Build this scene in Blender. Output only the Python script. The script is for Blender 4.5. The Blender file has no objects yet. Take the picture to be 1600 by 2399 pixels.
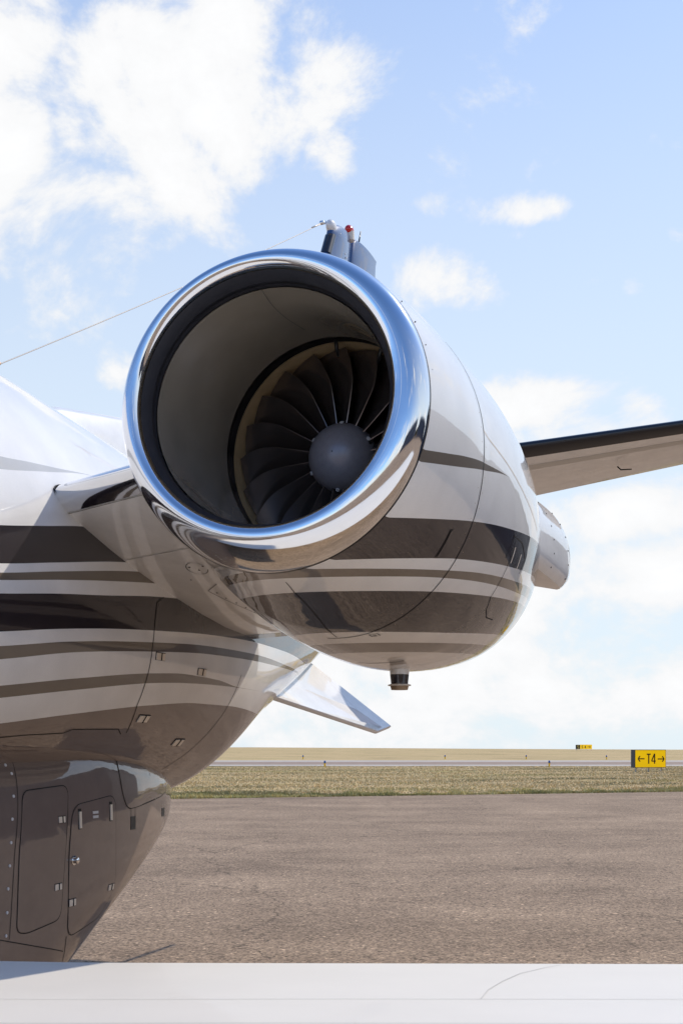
import bpy, math, random
import numpy as np
from math import sin, cos, pi, radians, sqrt
from mathutils import Vector

random.seed(7); rng = np.random.default_rng(11)
scn = bpy.context.scene
col = scn.collection

# ------------------------------------------------------------------ camera
H = 1.6                       # eye height
cam = bpy.data.cameras.new('camera'); camo = bpy.data.objects.new('camera', cam); col.objects.link(camo)
camo.location = (0, 0, H); camo.rotation_euler = (radians(90), 0, 0)
cam.sensor_fit = 'VERTICAL'; cam.sensor_height = 24.0; cam.lens = 24.0*2800/2399
cam.shift_y = (1745-1199.5)/2399
cam.clip_start = 0.05; cam.clip_end = 8000
scn.camera = camo
scn.cycles.max_bounces = 7; scn.cycles.diffuse_bounces = 5; scn.cycles.glossy_bounces = 4; scn.cycles.transmission_bounces = 2

# ------------------------------------------------------------------ view, sun, sky
scn.view_settings.view_transform = 'Standard'; scn.view_settings.look = 'None'
scn.view_settings.gamma = 1.0; scn.view_settings.use_curve_mapping = False
scn.view_settings.exposure = 0.6
PSI = 0.3408096               # the jet's tail points this far right of the view axis
sp, cp = sin(PSI), cos(PSI)
def l2w(p): return Vector((p[0]*cp+p[1]*sp, -p[0]*sp+p[1]*cp, p[2]))
SUN = l2w((0.33, 0.60, 0.73)).normalized()
sl = bpy.data.lights.new('sun', 'SUN'); sl.energy = 2.2; sl.angle = radians(0.53); sl.color = (1.0, 0.91, 0.77)
so = bpy.data.objects.new('sun', sl); col.objects.link(so)
so.rotation_euler = SUN.to_track_quat('Z', 'Y').to_euler(); so.location = (10, 10, 30)

def build_world():
    w = bpy.data.worlds.new('World'); scn.world = w; w.use_nodes = True
    w.cycles.sampling_method = 'MANUAL'; w.cycles.sample_map_resolution = 512
    N = w.node_tree.nodes; L = w.node_tree.links; N.clear()
    def n(t, **k):
        x = N.new(t)
        for a, b in k.items(): setattr(x, a, b)
        return x
    def mth(op, a, b=None, c=None, clamp=False):
        x = n('ShaderNodeMath', operation=op, use_clamp=clamp)
        for i, v in enumerate((a, b, c)):
            if v is None: continue
            if isinstance(v, (int, float)): x.inputs[i].default_value = v
            else: L.new(v, x.inputs[i])
        return x.outputs[0]
    out = n('ShaderNodeOutputWorld'); bg = n('ShaderNodeBackground'); L.new(bg.outputs[0], out.inputs[0])
    bg.inputs['Strength'].default_value = 0.12
    sky = n('ShaderNodeTexSky', sky_type='NISHITA'); sky.sun_disc = False
    sky.sun_elevation = math.asin(SUN.z); sky.sun_rotation = math.atan2(SUN.x, SUN.y)
    sky.air_density = 1.0; sky.dust_density = 0.4; sky.ozone_density = 1.5
    tc = n('ShaderNodeTexCoord'); sep = n('ShaderNodeSeparateXYZ'); L.new(tc.outputs['Generated'], sep.inputs[0])
    az = mth('ARCTAN2', sep.outputs[0], sep.outputs[1]); el = mth('ARCSINE', sep.outputs[2])
    ae = n('ShaderNodeCombineXYZ'); L.new(az, ae.inputs[0]); L.new(el, ae.inputs[1])
    # cloud noise on the sky sphere
    mp = n('ShaderNodeMapping'); mp.inputs['Scale'].default_value = (1, 1, 1.35); mp.inputs['Location'].default_value = (3.1, 0.4, 1.7)
    L.new(tc.outputs['Generated'], mp.inputs[0])
    nz = n('ShaderNodeTexNoise'); nz.inputs['Scale'].default_value = 7.5; nz.inputs['Detail'].default_value = 9; nz.inputs['Roughness'].default_value = 0.62; nz.inputs['Distortion'].default_value = 0.25
    L.new(mp.outputs[0], nz.inputs['Vector'])
    lo = n('ShaderNodeTexNoise'); lo.inputs['Scale'].default_value = 2.6; lo.inputs['Detail'].default_value = 2
    L.new(mp.outputs[0], lo.inputs['Vector'])
    # the cumulus in view: (azimuth deg, elevation deg, half width, half height, weight)
    def D(px, py, rx, ry, wgt):
        a = math.atan((px-800)/2800); e = math.atan((1745-py)/2800*cos(a)); k = 1/2800
        return (a, e, rx*k, ry*k, wgt)
    blobs = [D(30, 200, 230, 360, .80), D(260, 240, 360, 230, .78), D(520, 210, 180, 170, .66), D(450, 340, 230, 200, .66), D(130, 500, 380, 260, .72), D(610, 260, 140, 120, .5), D(180, 640, 300, 130, .34),
             D(300, 480, 190, 120, .3), D(60, 640, 170, 100, .3), D(770, 200, 160, 120, .40), D(770, 370, 70, 80, .42), D(640, 300, 120, 90, .3), D(980, 480, 90, 30, .22), D(1230, 495, 160, 42, .54), D(1240, 545, 80, 22, .2), D(1345, 582, 65, 36, .48),
             D(1040, 670, 190, 100, .74), D(930, 640, 70, 60, .35), D(1360, 665, 90, 40, .42), D(1470, 675, 45, 30, .3), D(1590, 540, 60, 30, .3),
             D(1250, 950, 190, 90, .55), D(1330, 1010, 230, 70, .4), D(1520, 970, 110, 70, .5), D(290, 860, 80, 70, .4), D(420, 660, 70, 60, .3),
             D(1400, 1210, 260, 70, .3), D(1500, 1360, 300, 90, .5), D(1100, 1420, 300, 120, .45), D(1540, 230, 60, 30, .25)]
    acc = None
    for a, e, ra, re, wgt in blobs:
        m = n('ShaderNodeVectorMath', operation='MULTIPLY_ADD'); m.inputs[1].default_value = (1/ra, 1/re, 0); m.inputs[2].default_value = (-a/ra, -e/re, 0)
        L.new(ae.outputs[0], m.inputs[0])
        ln = n('ShaderNodeVectorMath', operation='LENGTH'); L.new(m.outputs[0], ln.inputs[0])
        r = n('ShaderNodeMapRange', interpolation_type='SMOOTHSTEP'); L.new(ln.outputs['Value'], r.inputs[0])
        r.inputs[1].default_value = 1.25; r.inputs[2].default_value = 0.15; r.inputs[3].default_value = 0; r.inputs[4].default_value = wgt
        acc = r.outputs[0] if acc is None else mth('MAXIMUM', acc, r.outputs[0])
    # broken cumulus over the rest of the sky, thicker low down
    gen = mth('MULTIPLY', mth('SUBTRACT', lo.outputs[0], 0.56), 1.3)
    front = n('ShaderNodeMapRange'); L.new(mth('ABSOLUTE', az), front.inputs[0])
    front.inputs[1].default_value = 0.32; front.inputs[2].default_value = 0.7; front.inputs[3].default_value = 0.15; front.inputs[4].default_value = 1.0
    gen = mth('MULTIPLY', gen, front.outputs[0])
    hi = n('ShaderNodeMapRange', interpolation_type='SMOOTHSTEP'); L.new(el, hi.inputs[0])
    hi.inputs[1].default_value = 0.5; hi.inputs[2].default_value = 0.85; hi.inputs[3].default_value = 1.0; hi.inputs[4].default_value = 0.0
    gen = mth('MULTIPLY', gen, hi.outputs[0])
    hor = n('ShaderNodeMapRange', interpolation_type='SMOOTHSTEP'); L.new(el, hor.inputs[0])
    hor.inputs[1].default_value = 0.26; hor.inputs[2].default_value = 0.03; hor.inputs[3].default_value = 0; hor.inputs[4].default_value = 0.5
    dens = mth('ADD', mth('ADD', acc, hor.outputs[0]), mth('MAXIMUM', gen, 0.0))
    dens = mth('SUBTRACT', mth('ADD', dens, mth('MULTIPLY', mth('SUBTRACT', nz.outputs[0], 0.5), 2.7)), mth('MULTIPLY', mth('SUBTRACT', 1.0, hi.outputs[0]), 0.3))
    cf = n('ShaderNodeMapRange', interpolation_type='SMOOTHSTEP'); L.new(dens, cf.inputs[0])
    cf.inputs[1].default_value = 0.17; cf.inputs[2].default_value = 0.60
    # cloud body brightness
    cb = n('ShaderNodeMapRange'); L.new(dens, cb.inputs[0]); cb.inputs[1].default_value = 0.2; cb.inputs[2].default_value = 0.95; cb.inputs[3].default_value = 5.0; cb.inputs[4].default_value = 5.65
    cc = n('ShaderNodeCombineColor')
    L.new(mth('MULTIPLY', cb.outputs[0], 0.985), cc.inputs[0]); L.new(mth('MULTIPLY', cb.outputs[0], 0.99), cc.inputs[1]); L.new(cb.outputs[0], cc.inputs[2])
    # pale veil of thin haze towards the horizon
    ve = n('ShaderNodeMapRange', interpolation_type='SMOOTHSTEP'); L.new(el, ve.inputs[0])
    ve.inputs[1].default_value = 1.0; ve.inputs[2].default_value = 0.05; ve.inputs[3].default_value = 0.0; ve.inputs[4].default_value = 0.93
    sd = n('ShaderNodeVectorMath', operation='DOT_PRODUCT'); L.new(tc.outputs['Generated'], sd.inputs[0]); hs = Vector((SUN.x, SUN.y, 0)).normalized(); sd.inputs[1].default_value = hs
    sg = n('ShaderNodeMapRange', interpolation_type='SMOOTHSTEP'); L.new(sd.outputs['Value'], sg.inputs[0])
    sg.inputs[1].default_value = -0.6; sg.inputs[2].default_value = 0.45; sg.inputs[3].default_value = 0.06; sg.inputs[4].default_value = 1.0
    vm = n('ShaderNodeMix', data_type='RGBA'); L.new(mth('MULTIPLY', ve.outputs[0], sg.outputs[0]), vm.inputs[0]); 
    tn = n('ShaderNodeMix', data_type='RGBA', blend_type='MULTIPLY'); tn.inputs[0].default_value = 1.0; L.new(sky.outputs[0], tn.inputs[6]); tn.inputs[7].default_value = (.60, .80, 1.06, 1)
    L.new(tn.outputs[2], vm.inputs[6]); vm.inputs[7].default_value = (4.35, 4.85, 5.2, 1)
    cm = n('ShaderNodeMix', data_type='RGBA'); L.new(cf.outputs[0], cm.inputs[0]); L.new(vm.outputs[2], cm.inputs[6]); L.new(cc.outputs[0], cm.inputs[7])
    L.new(cm.outputs[2], bg.inputs['Color'])
build_world()

# ------------------------------------------------------------------ helpers
def newmat(name):
    m = bpy.data.materials.new(name); m.use_nodes = True
    return m, m.node_tree.nodes, m.node_tree.links, m.node_tree.nodes['Principled BSDF']
def setin(b, **k):
    for a, v in k.items():
        a = a.replace('_', ' ')
        if a in b.inputs: b.inputs[a].default_value = v
def plain(name, c, rough=0.5, metal=0.0, coat=0.0, var=0.0, scale=20.0, bump=0.0, spec=0.5):
    m, N, L, b = newmat(name)
    setin(b, Roughness=rough, Metallic=metal, Coat_Weight=coat, Coat_Roughness=0.04, Specular_IOR_Level=spec)
    b.inputs['Base Color'].default_value = (*c, 1)
    if var > 0 or bump > 0:
        tc = N.new('ShaderNodeTexCoord'); nz = N.new('ShaderNodeTexNoise'); nz.inputs['Scale'].default_value = scale; nz.inputs['Detail'].default_value = 6
        L.new(tc.outputs['Object'], nz.inputs['Vector'])
        if var > 0:
            mr = N.new('ShaderNodeMapRange'); mr.inputs[1].default_value = .25; mr.inputs[2].default_value = .75; mr.inputs[3].default_value = 1-var; mr.inputs[4].default_value = 1+var
            L.new(nz.outputs[0], mr.inputs[0])
            vm = N.new('ShaderNodeVectorMath'); vm.operation = 'SCALE'; vm.inputs[0].default_value = c; L.new(mr.outputs[0], vm.inputs['Scale'])
            L.new(vm.outputs[0], b.inputs['Base Color'])
        if bump > 0:
            bp = N.new('ShaderNodeBump'); bp.inputs['Strength'].default_value = bump; bp.inputs['Distance'].default_value = 0.01
            L.new(nz.outputs[0], bp.inputs['Height']); L.new(bp.outputs[0], b.inputs['Normal'])
    return m

def mesh_obj(name, V, F, mat, parent=None, smooth=True, attr=None, flat_angle=None):
    me = bpy.data.meshes.new(name); me.from_pydata([tuple(map(float, v)) for v in V], [], F)
    if attr is not None:
        for k, row in enumerate(np.asarray(attr, np.float32).T):        # height above each paint line
            a = me.attributes.new('line%d' % k, 'FLOAT', 'POINT'); a.data.foreach_set('value', np.ascontiguousarray(row))
    if smooth: me.polygons.foreach_set('use_smooth', [True]*len(me.polygons))
    me.update()
    if flat_angle: me.set_sharp_from_angle(angle=radians(flat_angle))
    o = bpy.data.objects.new(name, me); col.objects.link(o)
    if mat: me.materials.append(mat)
    if parent: o.parent = parent
    return o
def tag(o, label=None, cat=None, group=None, kind=None):
    if label: o['label'] = label
    if cat: o['category'] = cat
    if group: o['group'] = group
    if kind: o['kind'] = kind
    return o
def grid_faces(nu, nv, closed_v=True, off=0):
    F = []
    for i in range(nu-1):
        for j in range(nv if closed_v else nv-1):
            k = (j+1) % nv
            F.append((off+i*nv+j, off+i*nv+k, off+(i+1)*nv+k, off+(i+1)*nv+j))
    return F
class MB:
    def __init__(s): s.V = []; s.F = []
    def add(s, V, F):
        o = len(s.V); s.V += [tuple(v) for v in V]; s.F += [tuple(i+o for i in f) for f in F]; return s
    def box(s, c, d, rz=0.0, tilt=None):
        hx, hy, hz = d[0]/2, d[1]/2, d[2]/2; V = []
        for x in (-hx, hx):
            for y in (-hy, hy):
                for z in (-hz, hz):
                    V.append((c[0]+x*cos(rz)-y*sin(rz), c[1]+x*sin(rz)+y*cos(rz), c[2]+z))
        return s.add(V, [(0,1,3,2),(4,6,7,5),(0,4,5,1),(2,3,7,6),(0,2,6,4),(1,5,7,3)])
    def tube(s, pts, radii, n=10, caps=True):
        pts = [Vector(p) for p in pts]; V = []; F = []
        for i, p in enumerate(pts):
            d = (pts[min(i+1, len(pts)-1)]-pts[max(i-1, 0)]).normalized()
            u = d.cross(Vector((0, 0, 1))) if abs(d.z) < .95 else d.cross(Vector((1, 0, 0)))
            u.normalize(); v = d.cross(u)
            for j in range(n):
                a = 2*pi*j/n; V.append(p+radii[i]*(cos(a)*u+sin(a)*v))
        F = grid_faces(len(pts), n)
        if caps: F += [tuple(range(n))[::-1], tuple(range((len(pts)-1)*n, len(pts)*n))]
        return s.add(V, F)
    def build(s, name, mat, parent=None, smooth=False, angle=None): return mesh_obj(name, s.V, s.F, mat, parent, smooth, flat_angle=angle)

def pchip(xs, ys):
    xs = np.array(xs, float); ys = np.array(ys, float); h = np.diff(xs); dl = np.diff(ys)/h
    m = np.zeros(len(xs)); m[0] = dl[0]; m[-1] = dl[-1]
    for i in range(1, len(xs)-1): m[i] = 0 if dl[i-1]*dl[i] <= 0 else 2*dl[i-1]*dl[i]/(dl[i-1]+dl[i])
    def f(x):
        x = float(np.clip(x, xs[0], xs[-1])); i = min(max(int(np.searchsorted(xs, x))-1, 0), len(h)-1); t = (x-xs[i])/h[i]
        return float((2*t**3-3*t**2+1)*ys[i]+(t**3-2*t**2+t)*h[i]*m[i]+(-2*t**3+3*t**2)*ys[i+1]+(t**3-t**2)*h[i]*m[i+1])
    return f

# ------------------------------------------------------------------ ground materials
def mat_asphalt():
    m, N, L, b = newmat('asphalt'); setin(b, Roughness=0.9, Specular_IOR_Level=0.25)
    tc = N.new('ShaderNodeTexCoord')
    def noise(sc, det, ro=.55, vec=None):
        x = N.new('ShaderNodeTexNoise'); x.inputs['Scale'].default_value = sc; x.inputs['Detail'].default_value = det; x.inputs['Roughness'].default_value = ro
        L.new(vec or tc.outputs['Object'], x.inputs['Vector']); return x
    mp = N.new('ShaderNodeMapping'); mp.inputs['Scale'].default_value = (0.16, 1, 1); L.new(tc.outputs['Object'], mp.inputs[0])
    big = noise(.55, 5, .6, mp.outputs[0]); patch = noise(.5, 7, .68); fine = noise(34, 5, .8)
    vor = N.new('ShaderNodeTexVoronoi'); vor.inputs['Scale'].default_value = 54; L.new(tc.outputs['Object'], vor.inputs['Vector'])
    r1 = N.new('ShaderNodeValToRGB'); r1.color_ramp.elements[0].position = .32; r1.color_ramp.elements[0].color = (.20, .140, .094, 1)
    r1.color_ramp.elements[1].position = .7; r1.color_ramp.elements[1].color = (.46, .332, .226, 1)
    add = N.new('ShaderNodeMath'); add.operation = 'ADD'; ml = N.new('ShaderNodeMath'); ml.operation = 'MULTIPLY_ADD'
    L.new(big.outputs[0], ml.inputs[0]); ml.inputs[1].default_value = .34; ml.inputs[2].default_value = .03
    p2 = N.new('ShaderNodeMath'); p2.operation = 'MULTIPLY'; L.new(patch.outputs[0], p2.inputs[0]); p2.inputs[1].default_value = .55
    L.new(ml.outputs[0], add.inputs[0]); L.new(p2.outputs[0], add.inputs[1]); L.new(add.outputs[0], r1.inputs[0])
    # stone grain
    g = N.new('ShaderNodeMapRange'); L.new(vor.outputs['Color'], g.inputs[0]); g.inputs[3].default_value = .45; g.inputs[4].default_value = 1.6
    f2 = N.new('ShaderNodeMapRange'); L.new(fine.outputs[0], f2.inputs[0]); f2.inputs[1].default_value = .28; f2.inputs[2].default_value = .72; f2.inputs[3].default_value = .55; f2.inputs[4].default_value = 1.45
    mm = N.new('ShaderNodeMath'); mm.operation = 'MULTIPLY'; L.new(g.outputs[0], mm.inputs[0]); L.new(f2.outputs[0], mm.inputs[1])
    # pale stone chips
    vs = N.new('ShaderNodeTexVoronoi'); vs.inputs['Scale'].default_value = 36; L.new(tc.outputs['Object'], vs.inputs['Vector'])
    sx = N.new('ShaderNodeSeparateColor'); L.new(vs.outputs['Color'], sx.inputs[0])
    ch = N.new('ShaderNodeMapRange'); L.new(sx.outputs[0], ch.inputs[0]); ch.inputs[1].default_value = .93; ch.inputs[2].default_value = 1.0; ch.inputs[3].default_value = 1.0; ch.inputs[4].default_value = 1.9
    dk = N.new('ShaderNodeMapRange'); L.new(sx.outputs[1], dk.inputs[0]); dk.inputs[1].default_value = .86; dk.inputs[2].default_value = 1.0; dk.inputs[3].default_value = 1.0; dk.inputs[4].default_value = .45
    m4 = N.new('ShaderNodeMath'); m4.operation = 'MULTIPLY'; L.new(ch.outputs[0], m4.inputs[0]); L.new(dk.outputs[0], m4.inputs[1])
    m5 = N.new('ShaderNodeMath'); m5.operation = 'MULTIPLY'; L.new(m4.outputs[0], m5.inputs[0]); L.new(mm.outputs[0], m5.inputs[1]); mm = m5
    # cracks
    wv = N.new('ShaderNodeVectorMath'); wv.operation = 'MULTIPLY_ADD'; nn = noise(1.3, 5, .6); L.new(nn.outputs['Color'], wv.inputs[0]); wv.inputs[1].default_value = (.9, .9, 0); L.new(tc.outputs['Object'], wv.inputs[2])
    cr = N.new('ShaderNodeTexVoronoi'); cr.feature = 'DISTANCE_TO_EDGE'; cr.inputs['Scale'].default_value = .23; L.new(wv.outputs[0], cr.inputs['Vector'])
    cl = N.new('ShaderNodeMapRange'); L.new(cr.outputs['Distance'], cl.inputs[0]); cl.inputs[1].default_value = .0; cl.inputs[2].default_value = .003; cl.inputs[3].default_value = .38; cl.inputs[4].default_value = 1
    m3 = N.new('ShaderNodeMath'); m3.operation = 'MULTIPLY'; L.new(mm.outputs[0], m3.inputs[0]); L.new(cl.outputs[0], m3.inputs[1])
    sc = N.new('ShaderNodeVectorMath'); sc.operation = 'SCALE'; L.new(r1.outputs[0], sc.inputs[0]); L.new(m3.outputs[0], sc.inputs['Scale'])
    L.new(sc.outputs[0], b.inputs['Base Color'])
    bp = N.new('ShaderNodeBump'); bp.inputs['Strength'].default_value = .7; bp.inputs['Distance'].default_value = .006; L.new(m3.outputs[0], bp.inputs['Height']); L.new(bp.outputs[0], b.inputs['Normal'])
    return m
def mat_grass(name, straw, green, gpos=.6):
    m, N, L, b = newmat(name); setin(b, Roughness=0.95, Specular_IOR_Level=0.1)
    tc = N.new('ShaderNodeTexCoord'); mp = N.new('ShaderNodeMapping'); mp.inputs['Scale'].default_value = (.3, 1, 1); L.new(tc.outputs['Object'], mp.inputs[0])
    n1 = N.new('ShaderNodeTexNoise'); n1.inputs['Scale'].default_value = .22; n1.inputs['Detail'].default_value = 8; n1.inputs['Roughness'].default_value = .68; L.new(mp.outputs[0], n1.inputs['Vector'])
    n2 = N.new('ShaderNodeTexNoise'); n2.inputs['Scale'].default_value = 6; n2.inputs['Detail'].default_value = 5; n2.inputs['Roughness'].default_value = .7; L.new(tc.outputs['Object'], n2.inputs['Vector'])
    r = N.new('ShaderNodeValToRGB'); e = r.color_ramp.elements
    e[0].position = .38; e[0].color = (straw[0]*.45, straw[1]*.50, straw[2]*.42, 1); e[1].position = gpos+.1; e[1].color = (*green, 1)
    k = e.new(.5); k.color = (*straw, 1)
    L.new(n1.outputs[0], r.inputs[0])
    mr = N.new('ShaderNodeMapRange'); mr.inputs[1].default_value = .3; mr.inputs[2].default_value = .7; mr.inputs[3].default_value = .55; mr.inputs[4].default_value = 1.35; L.new(n2.outputs[0], mr.inputs[0])
    sc = N.new('ShaderNodeVectorMath'); sc.operation = 'SCALE'; L.new(r.outputs[0], sc.inputs[0]); L.new(mr.outputs[0], sc.inputs['Scale'])
    L.new(sc.outputs[0], b.inputs['Base Color'])
    return m
M_asph = mat_asphalt()
STRAW = (.62, .455, .245); GREEN = (.34, .30, .11)
M_grass = mat_grass('dry_grass', STRAW, GREEN)
M_blade = mat_grass('grass_blade', (.80, .62, .34), (.46, .42, .16))
M_taxi = plain('taxiway_asphalt', (.30, .215, .165), .9, var=.25, scale=1.5)
M_should = plain('taxiway_shoulder', (.47, .42, .36), .9, var=.15, scale=.8)

# ------------------------------------------------------------------ setting
# grassland rolling off behind a low crest
xs = [-3000, -700, -300, -60, 0, 60, 110, 300, 700, 3000]
crest = [900, 900, 840, 780, 640, 480, 400, 400, 400, 400]
V = []; F = []
for x, c in zip(xs, crest):
    V += [(x, -1500, 0), (x, 0, 0), (x, c*.7, 0), (x, c, 0), (x, c*1.3, -3), (x, 6000, -120)]
nv = 6
for i in range(len(xs)-1):
    for j in range(nv-1): F.append((i*nv+j, (i+1)*nv+j, (i+1)*nv+j+1, i*nv+j+1))
tag(mesh_obj('ground', V, F, M_grass, smooth=False), 'dry straw coloured airfield grassland reaching the horizon', kind='structure')
def gline(x): return 35.3+(x+4.9)*(40.7-35.3)/16.5     # where tarmac meets grass
def sheet(name, pts, z, mat): return tag(mesh_obj(name, [(x, y, z) for x, y in pts], [tuple(range(len(pts)))], mat, smooth=False), kind='structure')
o = sheet('apron', [(-160, -200), (220, -200), (220, gline(220)), (-160, gline(-160))], .008, M_asph); o['label'] = 'weathered brown grey tarmac apron under the jet'
o = sheet('taxiway', [(-400, 96), (420, 96), (420, 112), (-400, 112)], .008, M_taxi); o['label'] = 'narrow brown taxiway strip crossing the dry grass'
o = sheet('taxiway_shoulder', [(-400, 89.5), (420, 89.5), (420, 96), (-400, 96)], .008, M_should); o['label'] = 'pale near shoulder of the taxiway'
o = sheet('taxiway_shoulder', [(-400, 112), (420, 112), (420, 123), (-400, 123)], .008, M_should); o['label'] = 'pale far shoulder of the taxiway'

# grass blades standing in the verge between apron and taxiway
def blades():
    n = 150000
    d = 35 + (89-35)*rng.random(n)**1.25
    x = (rng.random(n)-.5)*2*(d*.36+2); x = x + d*.02
    keep = d > np.array([gline(v) for v in x])+.05
    x, d = x[keep], d[keep]; n = len(x)
    a = rng.random(n)*2*pi; w = .012+.022*rng.random(n); h = (.02+.045*rng.random(n))*(1+.5*np.sin(x*.7)*np.sin(d*.9+1))
    lx = rng.normal(0, .03, n); ly = rng.normal(0, .03, n)
    V = np.zeros((n, 3, 3)); V[:, 0] = np.stack([x-w*np.cos(a), d-w*np.sin(a), 0*x], 1); V[:, 1] = np.stack([x+w*np.cos(a), d+w*np.sin(a), 0*x], 1); V[:, 2] = np.stack([x+lx, d+ly, h], 1)
    me = bpy.data.meshes.new('verge_grass'); me.vertices.add(n*3); me.vertices.foreach_set('co', V.ravel())
    me.loops.add(n*3); me.loops.foreach_set('vertex_index', np.arange(n*3)); me.polygons.add(n); me.polygons.foreach_set('loop_start', np.arange(n)*3); me.polygons.foreach_set('loop_total', np.full(n, 3)); me.update(calc_edges=True)
    me.materials.append(M_blade)
    ob = bpy.data.objects.new('verge_grass', me); col.objects.link(ob)
    tag(ob, 'short dry grass with green tufts between the apron and the taxiway', 'grass', kind='stuff')
blades()
M_blade2 = mat_grass('green_grass_blade', (.66, .56, .25), (.42, .43, .13))
def edge_blades():
    n = 15000; x = -7+22*rng.random(n); cl = .5+.5*np.sin(x*1.7)*np.sin(x*.61+1)+.4*np.sin(x*5.3)
    d = np.array([gline(v) for v in x])-.12*rng.random(n)+(rng.random(n)**2.2)*(.6+2.6*np.clip(cl, 0, 1.4)); a = rng.random(n)*2*pi
    w = .012+.02*rng.random(n); h = .03+.08*rng.random(n)*(.5+cl.clip(0, 1)); lx = rng.normal(0, .04, n); ly = rng.normal(0, .04, n)
    V = np.stack([np.stack([x-w*np.cos(a), d-w*np.sin(a), 0*x], 1), np.stack([x+w*np.cos(a), d+w*np.sin(a), 0*x], 1), np.stack([x+lx, d+ly, h], 1)], 1)
    o = mesh_obj('edge_grass', V.reshape(-1, 3), [(3*i, 3*i+1, 3*i+2) for i in range(n)], M_blade2, smooth=False)
    tag(o, 'greener grass fringe growing along the edge of the tarmac', 'grass', kind='stuff')
edge_blades()

# dark hangars and trees off to the port side, seen mirrored in the paint
M_hang = plain('hangar_metal', (.035, .045, .075), .6, var=.2, scale=.6)
M_hroof = plain('hangar_roof', (.10, .11, .13), .5, var=.15, scale=.5)
M_hdoor = plain('hangar_door', (.06, .07, .10), .5)
def hangar(loc, w, d, h, ridge, label):
    e = bpy.data.objects.new('hangar', None); col.objects.link(e); e.location = loc; e.rotation_euler = (0, 0, -PSI)
    MB().box((0, 0, h/2), (d, w, h)).build('wall', M_hang, e)
    m = MB(); V = [(-d/2-.4, -w/2-.4, h+.01), (d/2+.4, -w/2-.4, h+.01), (0, -w/2-.4, h+ridge), (-d/2-.4, w/2+.4, h+.01), (d/2+.4, w/2+.4, h+.01), (0, w/2+.4, h+ridge)]
    m.add(V, [(0, 1, 2), (3, 5, 4), (0, 2, 5, 3), (2, 1, 4, 5), (1, 0, 3, 4)]); m.build('roof', M_hroof, e)
    k = int(w//7)
    for i in range(k):
        MB().box((-d/2-.06, -w/2+(i+.5)*w/k, h*.4), (.1, w/k-.5, h*.78)).build('door', M_hdoor, e)
    tag(e, label, 'hangar', 'hangars mirrored in the paint')
hangar(l2w((62, 26, 0)), 50, 24, 8.5, 2.4, 'long dark hangar reflected in the side of the fuselage')
hangar(l2w((66, -34, 0)), 40, 24, 9.5, 2.6, 'taller dark hangar reflected in the side of the engine cowling')
hangar(l2w((24, 66, 0)), 46, 26, 11.0, 2.8, 'farthest dark hangar reflected in the lower rear edge of the cowling')
M_leaf = plain('tree_leaf', (.045, .06, .03), .8, var=.4, scale=.8)
def treeline():
    V = []; F = []
    for i in range(900):
        s = -90+300*rng.random(); hgt = 5.5+3.0*sin(s*.11)+2*sin(s*.031+1)+1.5*rng.random()
        c = np.array(l2w((84+6*rng.random(), s, 0)))
        for j in range(9):
            p = c+np.array([rng.normal(0, 1.6), rng.normal(0, 1.6), hgt*rng.random()**.6]); r = .5+.8*rng.random()
            u = rng.normal(0, 1, 3); u /= np.linalg.norm(u); v = np.cross(u, rng.normal(0, 1, 3)); v /= np.linalg.norm(v); k = len(V)
            V += [p-r*u-r*v*.6, p+r*u-r*v*.6, p+r*u+r*v*.6, p-r*u+r*v*.6]; F.append((k, k+1, k+2, k+3))
    tag(mesh_obj('tree_line', V, F, M_leaf, smooth=False), 'distant dark line of trees behind the hangars', 'trees', kind='stuff')
treeline()

# ------------------------------------------------------------------ airfield signs and lights
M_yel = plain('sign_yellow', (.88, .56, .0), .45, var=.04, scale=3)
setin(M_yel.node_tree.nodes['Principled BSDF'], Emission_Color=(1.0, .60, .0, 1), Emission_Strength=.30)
M_blk = plain('sign_black', (.012, .012, .014), .5)
M_frm = plain('sign_frame', (.03, .035, .05), .5)
M_post = plain('galvanised_post', (.55, .55, .55), .4, .6)
M_yt = plain('sign_legend_yellow', (.85, .62, .08), .5)
def bar(m, a, b, w, y):
    a = Vector((a[0], 0, a[1])); b = Vector((b[0], 0, b[1])); d = (b-a).normalized(); p = Vector((-d.z, 0, d.x))*w/2
    q = [a-p, b-p, b+p, a+p]
    m.add([(v.x, y, v.z) for v in q]+[(v.x, y+.012, v.z) for v in q], [(0, 1, 2, 3), (4, 7, 6, 5), (0, 4, 5, 1), (1, 5, 6, 2), (2, 6, 7, 3), (3, 7, 4, 0)])
def arrow(m, x, z, s, dirn, w, y):
    bar(m, (x-s*dirn, z), (x+s*.86*dirn, z), w, y)
    bar(m, (x+s*dirn, z+w*.1), (x+s*.42*dirn, z+s*.78), w, y-.003); bar(m, (x+s*dirn, z-w*.1), (x+s*.42*dirn, z-s*.78), w, y-.006)
def char(m, ch, x, z, h, w, y):
    k = w*h*.0+w; cw = h*.42
    if ch == 'T': bar(m, (x-cw*.5, z+h/2-k/2), (x+cw*.5, z+h/2-k/2), k, y); bar(m, (x, z-h/2), (x, z+h/2-k), k, y-.003)
    if ch == '4':
        bar(m, (x+cw*.28, z-h/2), (x+cw*.28, z+h/2), k, y); bar(m, (x+cw*.24, z+h/2-k*.3), (x-cw*.5, z-h*.2), k*.9, y-.003); bar(m, (x-cw*.55, z-h*.24), (x+cw*.55, z-h*.24), k*.9, y-.006)
    if ch == 'S':
        P = [(.45, .36), (.2, .5), (-.25, .47), (-.45, .27), (-.25, .07), (.25, -.07), (.45, -.27), (.25, -.47), (-.2, -.5), (-.45, -.36)]
        for i in range(len(P)-1): bar(m, (x+P[i][0]*cw, z+P[i][1]*h*.92), (x+P[i+1][0]*cw, z+P[i+1][1]*h*.92), k, y-.001*i)
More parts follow.
